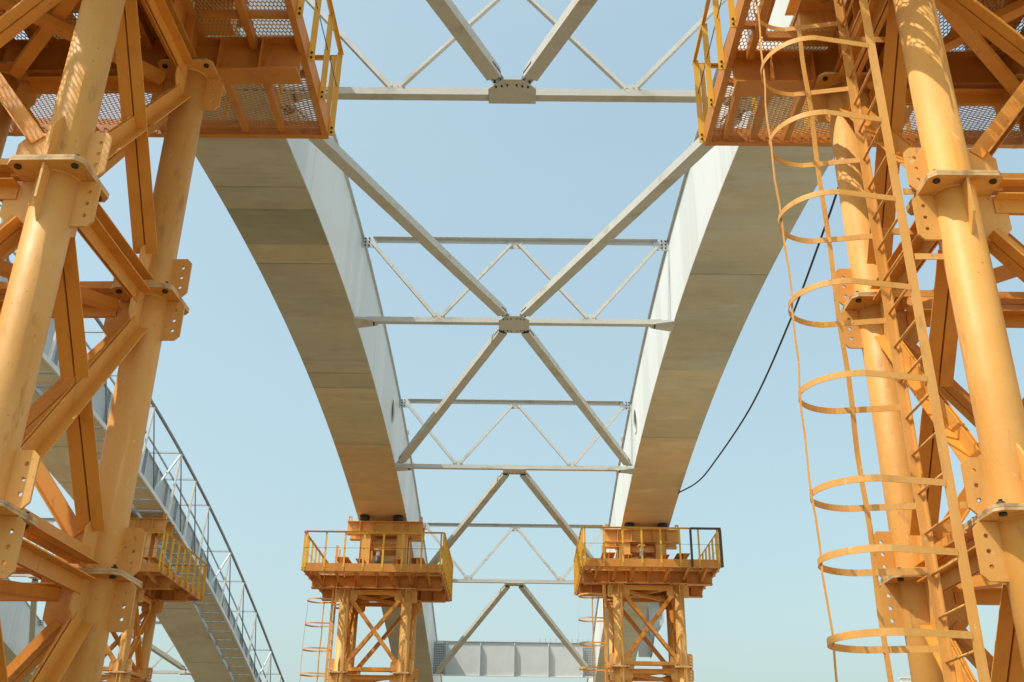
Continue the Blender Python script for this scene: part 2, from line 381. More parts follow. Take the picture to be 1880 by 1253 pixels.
    for (y, h, r) in manholes:
        k = MB(); n = 40; xo = x_in - sg*0.03
        ring = lambda rad, x: [(x, y+rad*math.cos(2*math.pi*i/n), zb(y)+h+rad*math.sin(2*math.pi*i/n)) for i in range(n)]
        b0 = 0
        for rad, x in ((r-0.008, x_in+sg*0.028), (r-0.008, xo), (r+0.025, xo), (r+0.025, x_in+sg*0.002)): k.v += ring(rad, x)
        for s_ in range(3):
            for i in range(n):
                j = (i+1) % n; q = [s_*n+i, s_*n+j, (s_+1)*n+j, (s_+1)*n+i]
                k.face(q if sg < 0 else q[::-1], 0, False)
        k.build("manhole_collar", WHITE, t)
    if stiff:
        for i, y in enumerate(ys_range(stiff[0], stiff[1], stiff[2])):
            q = MB(); xo = x_out+sg*0.001
            q.box((min(xo, xo+sg*.09), y-0.008, zb(y)+0.05), (max(xo, xo+sg*.09), y+0.008, zb(y)+GH-0.02))
            q.box((min(xo+sg*.09, xo+sg*.105), y-0.05, zb(y)+0.05), (max(xo+sg*.09, xo+sg*.105), y+0.05, zb(y)+GH-0.02))
            q.build("web_stiffener", STEEL, t)
    return t
YA, YB = -2.0, 66.0
box_girder("pale grey steel box girder left of the open gap, its inner side in blue shade", XL, XL-1.62, YA, YB,
           manholes=[(29.15, 1.13, 0.37)], seams=(15.4, 16.3, 18.6, 24.4, 25.3, 29.0), seams_web=(15.9, 24.9, 33.2), plates=((16.25, SOFFIT), (17.75, SOFFIT_DARK), (18.6, SOFFIT_TAN), (25.3, SOFFIT), (29.0, SOFFIT_TAN), (38.0, SOFFIT_BROWN)), group="main bridge girders")
box_girder("pale grey steel box girder right of the open gap, its inner side in bright sun", XR, XR+1.60, YA, YB,
           manholes=[(29.75, 1.2, 0.37)], seams=(18.9, 28.3), seams_web=(18.9, 24.0, 28.0, 31.5), plates=((18.9, SOFFIT), (24.0, SOFFIT), (28.3, SOFFIT_TAN), (38.0, SOFFIT_BROWN)), group="main bridge girders")

# small lifting lugs on the girder tops
def lug(x, y, label, cap=True):
    b = MB(); z = zb(y)+GH+.03
    b.box((x-.06, y-.05, z), (x+.06, y+.05, z+.28))
    if cap: b.box((x-.09, y-.07, z+.28), (x+.09, y+.07, z+.40), 1)
    else: b.tube((x-.05, y, z+.281), (x+.05, y, z+.281), .07, 12)
    o = b.build("lifting_lug", [GREY, RUSTY], None, off=(x, y, z)); o.location.z += G
    o['label'] = label; o['category'] = "lifting lug"; o['group'] = "lifting lugs on the girder tops"
lug(XL-.06, 33.6, "small capped lug on the left girder top edge, the upper of two"); lug(XL-.06, 35.9, "small capped lug on the left girder top edge, just above the far platform")
lug(XR+.06, 33.9, "small capped lug on the right girder top edge, the upper of two"); lug(XR+.06, 36.3, "small capped lug on the right girder top edge, just above the far platform")

lug(XL-.06, 23.2, "small white lug on the left girder top edge beside the middle cross frame", False); lug(XR+.06, 22.3, "small white lug on the right girder top edge beside the middle cross frame", False)
# ------------------------------------------------------------------ cross frames and lateral braces
def angle_bar(mb, p, q, up, a=0.10, t=0.012, flip=1, b=None):
    b = a if b is None else b
    mb.section(p, q, up, [(0 if flip > 0 else -b, b if flip > 0 else 0, 0, t), (0 if flip > 0 else -t, t if flip > 0 else 0, t, a)])
def cross_frame(label, y, xl, xr, group, plate_front=False, plate_back=False, top=2.33):
    z = zb(y); w = xr-xl; cx = (xl+xr)/2
    t = thing("cross_frame", label, "cross frame", (cx, y, z), group)
    b = MB()   # bottom chord: channel with its web towards the near end
    b.section((xl+.28, y, z-.02), (xr-.28, y, z-.02), (0,0,1), [(.062, .075, 0, .125), (-.075, .062, 0, .013), (-.075, .062, .112, .125)])
    b.build("bottom_chord", BRACE, t)
    b = MB()   # top chord: angle, horizontal leg towards the near end, vertical leg hanging at the back
    zt = z+top
    b.box((xl+.28, y-.07, zt-.012), (xr-.28, y+.06, zt)); b.box((xl+.28, y+.048, zt-.12), (xr-.28, y+.06, zt-.0125))
    b.build("top_chord", BRACE, t)
    nx = [xl+.2, xl+.262*w, cx, xl+.738*w, xr-.2]
    pts = [(nx[0]+.1, zt-.2), (nx[1]-.07, z+.16), (nx[1]+.07, z+.16), (nx[2]-.1, zt-.17), (nx[2]+.1, zt-.17), (nx[3]-.07, z+.16), (nx[3]+.07, z+.16), (nx[4]-.1, zt-.2)]
    for i in range(0, 8, 2):
        a_, b_ = pts[i], pts[i+1]; d = MB()
        p, q = V(a_[0], y-.012, a_[1]), V(b_[0], y-.012, b_[1])
        if q.x < p.x: p, q = q, p
        n = V(0, -1, 0); tt = (q-p).normalized(); s_ = n.cross(tt)
        if s_.z < 0: s_ = -s_
        # angle section: one leg in the frame plane, one leg towards the viewer along the lower edge
        for (n0, n1, s0, s1) in ((0, .010, -.055, .045), (.010, .085, -.055, -.045)):
            P = [p+n*n0+s_*s0, p+n*n1+s_*s0, p+n*n1+s_*s1, p+n*n0+s_*s1]; d.hexa(P+[x+(q-p) for x in P])
        d.build("diagonal", BRACE, t)
    for x, zz, ww, hh in ((nx[1], z+.17, .30, .17), (nx[3], z+.17, .30, .17)):
        g_ = MB(); g_.plate([[(-ww/2, -hh/2), (ww/2, -hh/2), (ww/2, hh/2-.06), (ww/2-.1, hh/2), (-ww/2+.1, hh/2), (-ww/2, hh/2-.06)]], (x, y+.003, zz), (1,0,0), (0,0,1), .012); g_.build('gusset_plate', BRACE, t)
    g_ = MB(); g_.plate([[(-.19, -.1), (.19, -.1), (.19, .08), (-.19, .08)]], (cx, y+.003, zt-.19), (1,0,0), (0,0,1), .012); g_.build('gusset_plate', BRACE, t)

    for sx, x0 in ((1, xl), (-1, xr)):
        e = MB()
        e.plate([[(0, -.14), (.38, -.14), (.38, .1), (.26, .16), (0, .16)] if sx > 0 else [(0, .16), (-.26, .16), (-.38, .1), (-.38, -.14), (0, -.14)]], (x0, y+.02, zt-.14), (1,0,0), (0,0,1), .014)
        e2 = MB()
        e2.plate([[(0, -.08), (.34, -.08), (.34, .1), (0, .12)] if sx > 0 else [(0, .12), (-.34, .1), (-.34, -.08), (0, -.08)]], (x0, y+.09, z+.06), (1,0,0), (0,0,1), .014)
        for i in range(3):
            for j in range(2): e.bolt((x0+sx*(.09+.09*j), y+.0125, zt-.22+.1*i), (0,-1,0), .022, .025)
        e.build("end_bracket", [STEEL, BOLT], t); e2.build("end_bracket", STEEL, t)
        h = MB()     # horizontal plate under the chord end, against the web
        h.plate([[(0,-.28),(.42,-.16),(.55,-.1),(.55,.1),(.42,.16),(0,.28)] if sx > 0 else [(0,.28),(-.42,.16),(-.55,.1),(-.55,-.1),(-.42,-.16),(0,-.28)]], (x0, y, z-.032), (1,0,0), (0,1,0), .016)
        for i in range(3): h.bolt((x0+sx*.46, y-.06+.06*i, z-.04), (0,0,-1), .02, .03)
        h.build("end_plate", [BRACE, BOLT], t)
    f, k = (.45 if plate_front else .11), (.45 if plate_back else .11)
    c_ = MB(); cf, ck = (.22 if plate_front else 0), (.22 if plate_back else 0)
    poly = [(-.36, -f+cf), (-.36+cf, -f), (.36-cf, -f), (.36, -f+cf), (.36, k-ck), (.36-ck, k), (-.36+ck, k), (-.36, k-ck)]
    pp = []
    for p in poly:
        if not pp or (abs(p[0]-pp[-1][0]) > 1e-6 or abs(p[1]-pp[-1][1]) > 1e-6): pp.append(p)
    c_.plate([pp], (cx, y, z-.032), (1,0,0), (0,1,0), .018)
    for sg in ((-1,) if plate_front else ())+((1,) if plate_back else ()):
        for sx in (-1, 1):
            for i in range(1):
                for j in range(3):
                    c_.bolt((cx+sx*(.07+.085*j), y+sg*(.33-.02*j), z-.041), (0,0,-1), .016, .022)
    c_.build("centre_plate", [BRACE, BOLT], t)
    return t
names_f = ["topmost grey cross frame, between the two big mesh platforms and cut off above",
           "grey cross frame across the middle of the gap, complete from girder to girder",
           "grey cross frame between the two round manholes of the girders",
           "grey cross frame between the two far orange platforms",
           "grey cross frame low in the gap in front of the blue grey floor beam"]
for i, y in enumerate(FY[:4]):
    cross_frame(names_f[i], y, XL, XR, "cross frames of the main bridge", plate_front=(i in (0, 1)), plate_back=(i in (1, 2, 3)))
def lateral(label, p, q, group):
    p = Vector(p); q = Vector(q); d = (q-p).normalized()
    t = thing("lateral_brace", label, "brace", tuple((p+q)/2), group)
    b = MB(); a, c = p+d*.30, q-d*.42
    b.section(a, c, (0,0,1), [(-.11, .11, 0, .012), (-.11, .11, .158, .17), (-.11, -.098, .012, .158), (.098, .11, .012, .158)])
    b.build("brace_bar", BRACE, t)
    for s_, pt in ((1, a), (-1, c)):
        e = MB()
        e.section(pt-d*(.01*s_), pt+d*(.30*s_), (0,0,1), [(-.113, -.1101, .070, .100), (.1101, .113, .070, .100)], 1)
        e.section(pt-d*(.28*s_), pt+d*(.02*s_), (0,0,1), [(-.10, .10, .078, .092)])
        for k in range(2):
            for w_ in (-.05, .05):
                sdv = d.cross(V(0,0,1)).normalized(); e.bolt(pt-d*(s_*(.06+.09*k))+sdv*w_+V(0,0,.078), (0,0,-1), .02, .03)
        e.build("splice_plate", [BRACE, BOLT], t)
    return t
cxm = (XL+XR)/2
def lat_pair(i, j, words, group="lateral braces of the main bridge", xl=XL, xr=XR, labels=None):
    """from the middle of frame i to the girders at frame j (j = 0 lies before the first)"""
    yi = FY[i]; yj = FY[j] if j >= 0 else FY[0]-9.15
    c = (xl+xr)/2
    for s_, x in (("left", xl+.12), ("right", xr-.12)):
        sx = -1 if s_ == "left" else 1
        lateral("grey diagonal brace from %s to the %s girder" % (words, s_), (c+sx*.16, yi+(.2 if yj > yi else -.2), zb(yi)-.02), (x, yj+(-.1 if yj > yi else .1), zb(yj)-.02), group)
lat_pair(0, -1, "the topmost frame's plate up")
lat_pair(1, 0, "the middle eight sided plate up")
lat_pair(1, 2, "the middle eight sided plate down")
lat_pair(2, 3, "the plate below the manholes down")
lat_pair(3, 4, "the plate between the far platforms down")

# ------------------------------------------------------------------ floor beam at the far end
def floor_beam():
    y, z0, z1 = 49.0, 6.22, 7.78
    t = thing("floor_beam", "deep blue grey plate girder with upright stiffeners between the far towers", "floor beam", (cxm, y, z0))
    b = MB(); b.box((XL+.5, y-.008, z0+.03), (XR-.5, y+.008, z1-.03)); b.build("web", BEAM, t)
    b = MB(); b.box((XL+.02, y-.07, z1-.0295), (XR-.02, y+.07, z1)); b.build("top_flange", BEAM, t)
    b = MB(); b.box((XL+.02, y-.07, z0), (XR-.02, y+.07, z0+.0295)); b.build("bottom_flange", WHITE, t)
    n = 4
    for i in range(n+1):
        x = XL+.62+(XR-XL-1.24)*i/n
        s_ = MB(); s_.plate([[(-.20, .031), (-.009, .031), (-.009, z1-z0-.031), (-.20, z1-z0-.2)]], (x, y, z0), (0,1,0), (0,0,1), .02); s_.build("stiffener", BEAM, t)
    for x0, x1 in ((XL+.02, XL+.52), (XR-.52, XR-.02)):
        s_ = MB(); s_.box((x0, y-.028, z0+.06), (x1, y+.028, z1-.06))
        for i in range(6):
            for j in range(13): s_.bolt((x0+.05+.08*i, y-.028, z0+.13+.105*j), (0,-1,0), .024, .03)
        s_.build("splice_plate", [BEAM, BOLT], t)
    for i in range(11):
        x = cxm+1.2+.25*i
        if x > XR-.1: break
        s_ = MB(); s_.tube((x, y, z1), (x, y, z1+.13), .012, 8); s_.tube((x, y, z1+.13), (x, y, z1+.15), .02, 8); s_.build("shear_stud", PIPE, t)
    return t
floor_beam()
def bracket():
    y, x0, x1 = 45.6, XR+1.61, XR+2.75
    zt = zb(y)+1.95
    t = thing("cantilever_bracket", "blue grey bracket outside the right girder, behind the far right tower", "bracket", (x0, y, zt-1.5))
    b = MB(); pts = [(0, 0)]
    for i in range(9):
        a = i/8*math.pi/2; pts.append((1.10-.75*(1-math.sin(a))-.0, -.75-.95*(1-math.cos(a)) if False else -.7-.75*(1-math.cos(a))))
    poly = [(0, 0), (0, -2.4), (.55, -2.4), (.7, -1.55), (.95, -1.25), (1.1, -.95), (1.1, 0)]
    b.plate([poly[::-1]], (x0, y, zt), (1,0,0), (0,0,1), .02); b.build("web", BEAM, t)
    b = MB(); b.box((x0, y-.3, zt+.001), (x1, y+.3, zt+.03)); b.build("top_flange", BEAM, t)
    b = MB(); b.box((x1-.03, y-.3, zt-.95), (x1-.001, y-.012, zt)); b.box((x0+.5, y-.3, zt-1.5), (x0+.52, y-.012, zt)); b.build("stiffener", BEAM, t)
    b = MB(); b.ribbon([(x0+u_, y, zt+v_-.01) for u_, v_ in poly[2:6]], .6, .02, (0,1,0)); b.build("bottom_flange", BEAM, t)
    for i in range(3):
        s_ = MB(); s_.tube((x0+.25+.3*i, y, zt+.03), (x0+.25+.3*i, y, zt+.25), .014, 8); s_.build("shear_stud", PIPE, t)
bracket()

# ------------------------------------------------------------------ orange towers
F1, SEG, SEG0, HY = 6.2, 2.60, 2.622, 0.975            # local heights (above the ground)
F0, F2, F3 = F1+SEG0, F1-SEG, F1-2*SEG
LV = [F0, F1, F2, F3]
TR = 0.162
def member(mb, p, q, n, gap=.016, a=.105, th=.011, down=True):
    p = Vector(p); q = Vector(q); n = Vector(n); t = (q-p).normalized(); s_ = t.cross(n).normalized()
    if s_.z > 0 or (abs(s_.z) < 1e-4 and s_.y > 0): s_ = -s_
    if not down: s_ = -s_
    for sg in (1, -1):
        for (n0, n1, s0, s1) in ((gap/2, gap/2+th, -.06, .055), (gap/2, gap/2+a, .055, .066)):
            P = [p+n*(sg*n0)+s_*s0, p+n*(sg*n1)+s_*s0, p+n*(sg*n1)+s_*s1, p+n*(sg*n0)+s_*s1]
            if sg < 0: P = P[::-1]
            mb.hexa(P+[x+(q-p) for x in P])
def make_tower(loc, label):
    t = thing("support_tower", label, "support tower", loc, "orange steel support towers", lift=False)
    B = Vector(loc)
    corners = {(sx, sy): (sx*1.0, sy*HY) for sx in (-1, 1) for sy in (-1, 1)}
    for (sx, sy), (x, y) in corners.items():
        b = MB(); b.tube(B+V(x, y, -.4), B+V(x, y, F0-.02), TR, 40)
        leg = b.build("leg", ORANGE, t)
        for li, z in enumerate(LV):
            f = MB()
            h = .285
            for k, dz in enumerate((-.012, .012) if li else (-.012,)):
                c = .05; P = [(-h+c, -h), (h-c, -h), (h, -h+c), (h, h-c), (h-c, h), (-h+c, h), (-h, h-c), (-h, -h+c)]
                f.plate([P], B+V(x, y, z+dz), (1,0,0), (0,1,0), .0215, 0, 2)
            for bx in (-1, 1):
                for by in (-1, 1):
                    px, py = x+bx*.215, y+by*.215
                    f.bolt(B+V(px, py, z-.0235), (0,0,-1), .027, .02)
                    if li: f.bolt(B+V(px, py, z+.0235), (0,0,1), .027, .024); f.tube(B+V(px, py, z+.0475), B+V(px, py, z+.066), .014, 8, 1)
            for dz in ((-.0235, -.035), (.0235, .035)) if li else ((-.0235, -.035),): f.tube(B+V(x, y, z+dz[0]), B+V(x, y, z+dz[1]), TR+.011, 40, 0, False, r2=TR+.001)
            f.build("flange", [ORANGE, BOLT, EDGE], leg)
            for up in ((1, -1) if li else (-1,)):
                z0, z1 = (z+.026, z+.026+.40) if up > 0 else (z-.026-.40, z-.026)
                q = MB(); q.plate(fin_polys(sx*(TR-.02), sx*(TR+.17), z0, z1, ch=.045, hr=.0165), B+V(x, y, 0), (1,0,0), (0,0,1), .02)
                q.build("fin_plate", ORANGE, leg)
                q = MB()   # gusset towards the next leg, in the X face and in the Y face
                gp = [(TR-.02, z0), (TR+.14, z0), (TR+.23, z0+.1), (TR+.23, z1), (TR-.02, z1)] if up < 0 else [(TR-.02, z0), (TR+.23, z0), (TR+.23, z1-.1), (TR+.14, z1), (TR-.02, z1)]
                P = [(-sx*u_, v_) for u_, v_ in gp]; q.plate([P if sx < 0 else P[::-1]], B+V(x, y, 0), (1,0,0), (0,0,1), .0145)
                q.build("gusset_plate", ORANGE, leg)
                q = MB(); P = [(-sy*u_, v_) for u_, v_ in gp]; q.plate([P if sy < 0 else P[::-1]], B+V(x, y, 0), (0,1,0), (0,0,1), .0145)
                q.build("gusset_plate", ORANGE, leg)
                q = MB()   # stiffener on the outward Y side
                w_ = .10
                sp = [(TR-.02, z1 if up < 0 else z0), (TR+w_, z1 if up < 0 else z0), (TR+w_, (z1-.30) if up < 0 else (z0+.30)), (TR-.01, (z1-.46) if up < 0 else (z0+.46))]
                P = [(sy*u_, v_) for u_, v_ in sp]; q.plate([P], B+V(x, y, 0), (0,1,0), (0,0,1), .018)
                q.build("stiffener", ORANGE, leg)
    faces = [((-1,-HY),(1,-HY),(0,-1,0)), ((-1,HY),(1,HY),(0,1,0)), ((-1,-HY),(-1,HY),(-1,0,0)), ((1,-HY),(1,HY),(1,0,0))]
    for a, c, n in faces:
        pa, pc = V(a[0], a[1], 0), V(c[0], c[1], 0); d = (pc-pa).normalized()
        for li in range(4):
            z = LV[li]-.125
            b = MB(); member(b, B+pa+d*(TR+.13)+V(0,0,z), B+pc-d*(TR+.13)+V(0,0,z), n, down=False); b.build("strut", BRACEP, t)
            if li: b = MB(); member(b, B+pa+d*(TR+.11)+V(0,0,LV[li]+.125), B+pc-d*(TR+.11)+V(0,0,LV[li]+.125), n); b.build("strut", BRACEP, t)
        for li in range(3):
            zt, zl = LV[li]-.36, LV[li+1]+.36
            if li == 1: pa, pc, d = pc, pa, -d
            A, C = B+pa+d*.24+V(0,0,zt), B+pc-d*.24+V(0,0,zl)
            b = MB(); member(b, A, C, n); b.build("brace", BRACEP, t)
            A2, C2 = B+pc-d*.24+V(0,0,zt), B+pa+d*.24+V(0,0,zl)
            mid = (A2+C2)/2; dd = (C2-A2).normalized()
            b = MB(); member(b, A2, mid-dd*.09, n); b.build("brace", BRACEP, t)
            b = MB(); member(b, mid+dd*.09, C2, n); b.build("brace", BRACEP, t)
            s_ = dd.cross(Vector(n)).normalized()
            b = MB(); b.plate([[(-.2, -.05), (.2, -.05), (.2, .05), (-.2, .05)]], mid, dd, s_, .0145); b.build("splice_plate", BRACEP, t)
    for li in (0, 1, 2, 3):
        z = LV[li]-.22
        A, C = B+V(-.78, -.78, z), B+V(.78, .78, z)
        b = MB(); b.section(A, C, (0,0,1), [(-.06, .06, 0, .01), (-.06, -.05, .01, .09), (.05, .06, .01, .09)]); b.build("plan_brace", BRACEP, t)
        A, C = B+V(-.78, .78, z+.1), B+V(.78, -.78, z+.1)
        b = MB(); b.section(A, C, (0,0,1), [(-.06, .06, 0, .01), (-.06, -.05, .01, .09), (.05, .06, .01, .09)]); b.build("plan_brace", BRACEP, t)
    zh = F0+.002
    for y in (-HY, HY):
        b = MB(); b.section(B+V(-2.12, y, zh), B+V(2.12, y, zh), (0,0,1), I(.43, .25, .014, .02))
        for x in (-1.72, -1.28, -.72, 0, .72, 1.28, 1.72):
            for sg in (-1, 1): b.box(B+V(x-.007, y+min(sg*.008, sg*.12), zh+.021), B+V(x+.007, y+max(sg*.008, sg*.12), zh+.409))
        b.build("header_beam", DECK_SHADE, t)
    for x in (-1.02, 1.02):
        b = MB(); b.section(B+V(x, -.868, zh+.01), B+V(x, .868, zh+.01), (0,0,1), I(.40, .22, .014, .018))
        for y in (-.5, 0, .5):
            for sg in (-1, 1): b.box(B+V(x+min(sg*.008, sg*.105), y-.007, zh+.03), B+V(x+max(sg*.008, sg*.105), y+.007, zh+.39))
        b.build("cross_beam", DECK_SHADE, t)
    return t

PZ = F0+.432+.012            # top of joists / floor level, local
def mesh_floor():
    fm = MB(); v = []; f = []
    w, th = .0029, .0048
    def edge(x0, y0, x1, y1):
        L_ = math.hypot(x1-x0, y1-y0); nx_, ny_ = -(y1-y0)/L_*w, (x1-x0)/L_*w
        b = len(v)
        v.extend([(x0-nx_, y0-ny_, -th), (x0+nx_, y0+ny_, -th), (x0+nx_, y0+ny_, th), (x0-nx_, y0-ny_, th), (x1-nx_, y1-ny_, -th), (x1+nx_, y1+ny_, -th), (x1+nx_, y1+ny_, th), (x1-nx_, y1-ny_, th)])
        f.extend([[b, b+1, b+5, b+4], [b+1, b+2, b+6, b+5], [b+2, b+3, b+7, b+6], [b+3, b, b+4, b+7]])
    a, r, vl = .041, .053, .029; h = r-vl
    def sheet(x0, x1, y0, y1, swap, holes=()):
        LX, LY = (y1-y0, x1-x0) if swap else (x1-x0, y1-y0)
        for j in range(int(LY/r)+1):
            for i in range(int(LX/a)+1):
                cx, cy = i*a+(j % 2)*a/2, j*r
                for (p, q) in (((-a/2, -vl/2), (-a/2, vl/2)), ((-a/2, vl/2), (0, vl/2+h)), ((0, vl/2+h), (a/2, vl/2))):
                    P = [(cx+p[0], cy+p[1]), (cx+q[0], cy+q[1])]
                    if swap: P = [(y_, x_) for x_, y_ in P]
                    P = [(x0+x_, y0+y_) for x_, y_ in P]
                    if any(not (x0 <= x_ <= x1 and y0 <= y_ <= y1) for x_, y_ in P): continue
                    mx_, my_ = (P[0][0]+P[1][0])/2, (P[0][1]+P[1][1])/2
                    if any(hx0 < mx_ < hx1 and hy0 < my_ < hy1 for hx0, hx1, hy0, hy1 in holes): continue
                    edge(*P[0], *P[1])
    H = [(-1.86, -1.08, -1.15, .55)]
    sheet(-2.15, 2.15, -2.25, 1.1, False, H); sheet(-2.15, 2.15, 1.1, 2.33, True)
    fm.v = v; fm.f = f; fm.m = [0]*len(f); fm.sm = [False]*len(f)
    return fm
def make_platform(loc, label):
    t = thing("work_platform", label, "work platform", loc, "mesh floored work platforms on the towers", lift=False)
    B = Vector(loc); X, Y0, Y1 = 2.19, -2.28, 2.36
    fm = mesh_floor(); fm.v = [(x+B.x, y+B.y, z+B.z+PZ) for x, y, z in fm.v]
    fm.build("mesh_floor", RUSTY, t)
    zf = PZ-.005
    b = MB()
    for y0, y1 in ((Y0, Y0+.012), (Y1-.012, Y1)): b.box(B+V(-X, y0, zf-.155), B+V(X, y1, zf+.10))
    for x0, x1 in ((-X, -X+.012), (X-.012, X)): b.box(B+V(x0, Y0+.012, zf-.155), B+V(x1, Y1-.012, zf+.10))
    for y0, y1 in ((Y0+.012, Y0+.07), (Y1-.07, Y1-.012)): b.box(B+V(-X+.012, y0, zf-.155), B+V(X-.012, y1, zf-.145))
    for x0, x1 in ((-X+.012, -X+.07), (X-.07, X-.012)): b.box(B+V(x0, Y0+.07, zf-.155), B+V(x1, Y1-.07, zf-.145))
    b.build("edge_frame", DECK_SHADE, t)
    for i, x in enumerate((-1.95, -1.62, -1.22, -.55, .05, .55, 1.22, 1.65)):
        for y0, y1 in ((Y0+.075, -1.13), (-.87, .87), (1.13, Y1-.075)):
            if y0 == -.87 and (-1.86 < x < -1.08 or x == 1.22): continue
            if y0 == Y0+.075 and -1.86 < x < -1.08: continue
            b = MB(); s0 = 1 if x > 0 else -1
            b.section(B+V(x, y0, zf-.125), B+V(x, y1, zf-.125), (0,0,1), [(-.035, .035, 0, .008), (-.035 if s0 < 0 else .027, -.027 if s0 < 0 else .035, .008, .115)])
            b.build("joist", DECK_SHADE, t)
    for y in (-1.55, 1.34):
        b = MB(); b.box(B+V(-X+.08, y-.03, zf-.07), B+V(X-.08, y+.03, zf-.062)); b.box(B+V(-X+.08, y-.03, zf-.062), B+V(X-.08, y-.022, zf-.008)); b.build("cross_angle", DECK_SHADE, t)
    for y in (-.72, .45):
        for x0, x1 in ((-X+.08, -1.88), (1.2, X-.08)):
            b = MB(); b.box(B+V(x0, y-.03, zf-.07), B+V(x1, y+.03, zf-.062)); b.box(B+V(x0, y-.03, zf-.062), B+V(x1, y-.022, zf-.008)); b.build("cross_angle", DECK_SHADE, t)
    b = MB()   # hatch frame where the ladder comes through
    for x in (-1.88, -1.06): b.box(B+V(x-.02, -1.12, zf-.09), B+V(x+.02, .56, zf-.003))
    b.box(B+V(-1.86, .57, zf-.09), B+V(-1.08, .63, zf-.003)); b.build("hatch_frame", DECK_SHADE, t)
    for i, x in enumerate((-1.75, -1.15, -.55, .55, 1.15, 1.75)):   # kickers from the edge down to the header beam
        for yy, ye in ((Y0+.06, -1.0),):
            b = MB(); b.bar(B+V(x, yy, zf-.17), B+V(x, ye, zf-.33), .07, .05); b.build("kicker", DECK_SHADE, t)
    # railing
    H = 1.10
    def post(x, y, nx_, ny_, i):
        b = MB(); o = .007
        px, py = x+nx_*o, y+ny_*o; hw = .03
        if nx_: b.box(B+V(min(x+nx_*.001, x+nx_*.068), py-.006, zf-.15), B+V(max(x+nx_*.001, x+nx_*.068), py+.006, zf+H))
        else: b.box(B+V(px-hw, py-.006, zf-.15), B+V(px+hw, py+.006, zf+H))
        for k in (-.11, -.045):
            if nx_: b.bolt(B+V(x+nx_*.035, py-.006, zf+k), (0, -1, 0), .014, .012)
            else: b.bolt(B+V(px, py+ny_*.006, zf+k), (0, ny_, 0), .014, .012)
        b.build("rail_post", [YELLOW, BOLT], t)
    for i in range(8):
        x = -X+.05+(2*X-.1)*i/7
        post(x, Y0, 0, -1, i); post(x, Y1, 0, 1, i)
    for i in range(8):
        y = Y0+.06+(Y1-Y0-.12)*i/7
        post(-X, y, -1, 0, i); post(X, y, 1, 0, i)
    zt = zf+H
    for p, q in (((-X-.02, Y0-.03), (X+.02, Y0-.03)), ((-X-.02, Y1+.03), (X+.02, Y1+.03)), ((-X-.045, Y0), (-X-.045, Y1)), ((X+.045, Y0), (X+.045, Y1))):
        b = MB(); b.section(B+V(p[0], p[1], zt-.02), B+V(q[0], q[1], zt-.02), (0,0,1), [(-.025, .025, .036, .042), (-.025, -.019, -.005, .036)]); b.build("handrail", YELLOW, t)
        b = MB(); b.tube(B+V(p[0]*.996, p[1]*.996, zf+.58), B+V(q[0]*.996, q[1]*.996, zf+.58), .0055, 6); b.build("mid_rope", DARKP, t)
    return t

def make_ladder(loc, label, group="caged ladders on the towers"):
    t = thing("caged_ladder", label, "ladder", loc, group, lift=False)
    B = Vector(loc); x = -1.41; ya, yb = -.92, -.37; yc = (ya+yb)/2
    z0, z1 = .15, PZ+1.0
    for y, s_ in ((ya, 1), (yb, -1)):
        b = MB(); b.box(B+V(x-.035, y-.005, z0), B+V(x+.035, y+.005, z1)); b.box(B+V(x+.025, y+min(.005*s_, .05*s_), z0), B+V(x+.035, y+max(.005*s_, .05*s_), z1))
        b.build("stringer", ORANGE, t)
    z = z0+.2
    while z < z1-.1:
        b = MB(); b.tube(B+V(x, ya+.005, z), B+V(x, yb-.005, z), .011, 8); b.build("rung", ORANGE, t); z += .30
    hz = [F1+d_ for d_ in (2.3, 1.53, .75, -.02, -.81, -1.56, -2.34, -2.82, -3.36, -4.1)]
    hz = [z for z in hz if z > 2.0]
    depth, hw = .87, .37
    def hoop_pts(n=28):
        P = [(x-.035, ya), ]
        cx_ = x-depth+hw
        P = [(x-.036, ya-.006), (x-.12, yc-hw)] if False else [(x-.03, ya-.006)]
        for i in range(n+1):
            a = math.pi*(-.5-i/n); P.append((cx_+hw*math.cos(a)*1.0, yc+hw*math.sin(a)))
        P.append((x-.03, yb+.006))
        return P
    HP = hoop_pts()
    for z in hz:
        b = MB(); b.ribbon([B+V(px, py, z) for px, py in HP], .048, .006); b.build("cage_hoop", ORANGE, t)
    zt, zbm = max(hz)+.03, min(hz)-.03
    for a in (math.pi, math.pi/2):
        cx_ = x-depth+hw+(.12 if a < 2 else 0); px, py = cx_+(hw-.008)*math.cos(a), yc+(hw-.008-(.02 if a < 2 else 0))*math.sin(a)
        nz_ = int((zt-zbm)/.2); b = MB()
        pl = [B+V(px+(.006*math.sin(k*1.9)+.014*math.sin(k*.45) if a > 2 else .006*math.sin(k)), py+.006*math.sin(k*1.3), zbm+(zt-zbm)*k/nz_) for k in range(nz_+1)]
        b.ribbon(pl, .040, .005, (math.sin(a), -math.cos(a), 0)); b.build("cage_strap", ORANGE, t)
    for z in (F1+.04, F1-.55, F2+.1, F0-.5):
        b = MB(); b.box(B+V(x+.036, ya-.03, z-.03), B+V(-1.0-TR*.2, ya-.02, z+.02)); b.build("wall_bracket", ORANGE, t)
        b = MB(); b.box(B+V(x+.036, yb+.02, z-.03), B+V(-1.0, yb+.03, z+.03)); b.build("wall_bracket", ORANGE, t)
    return t

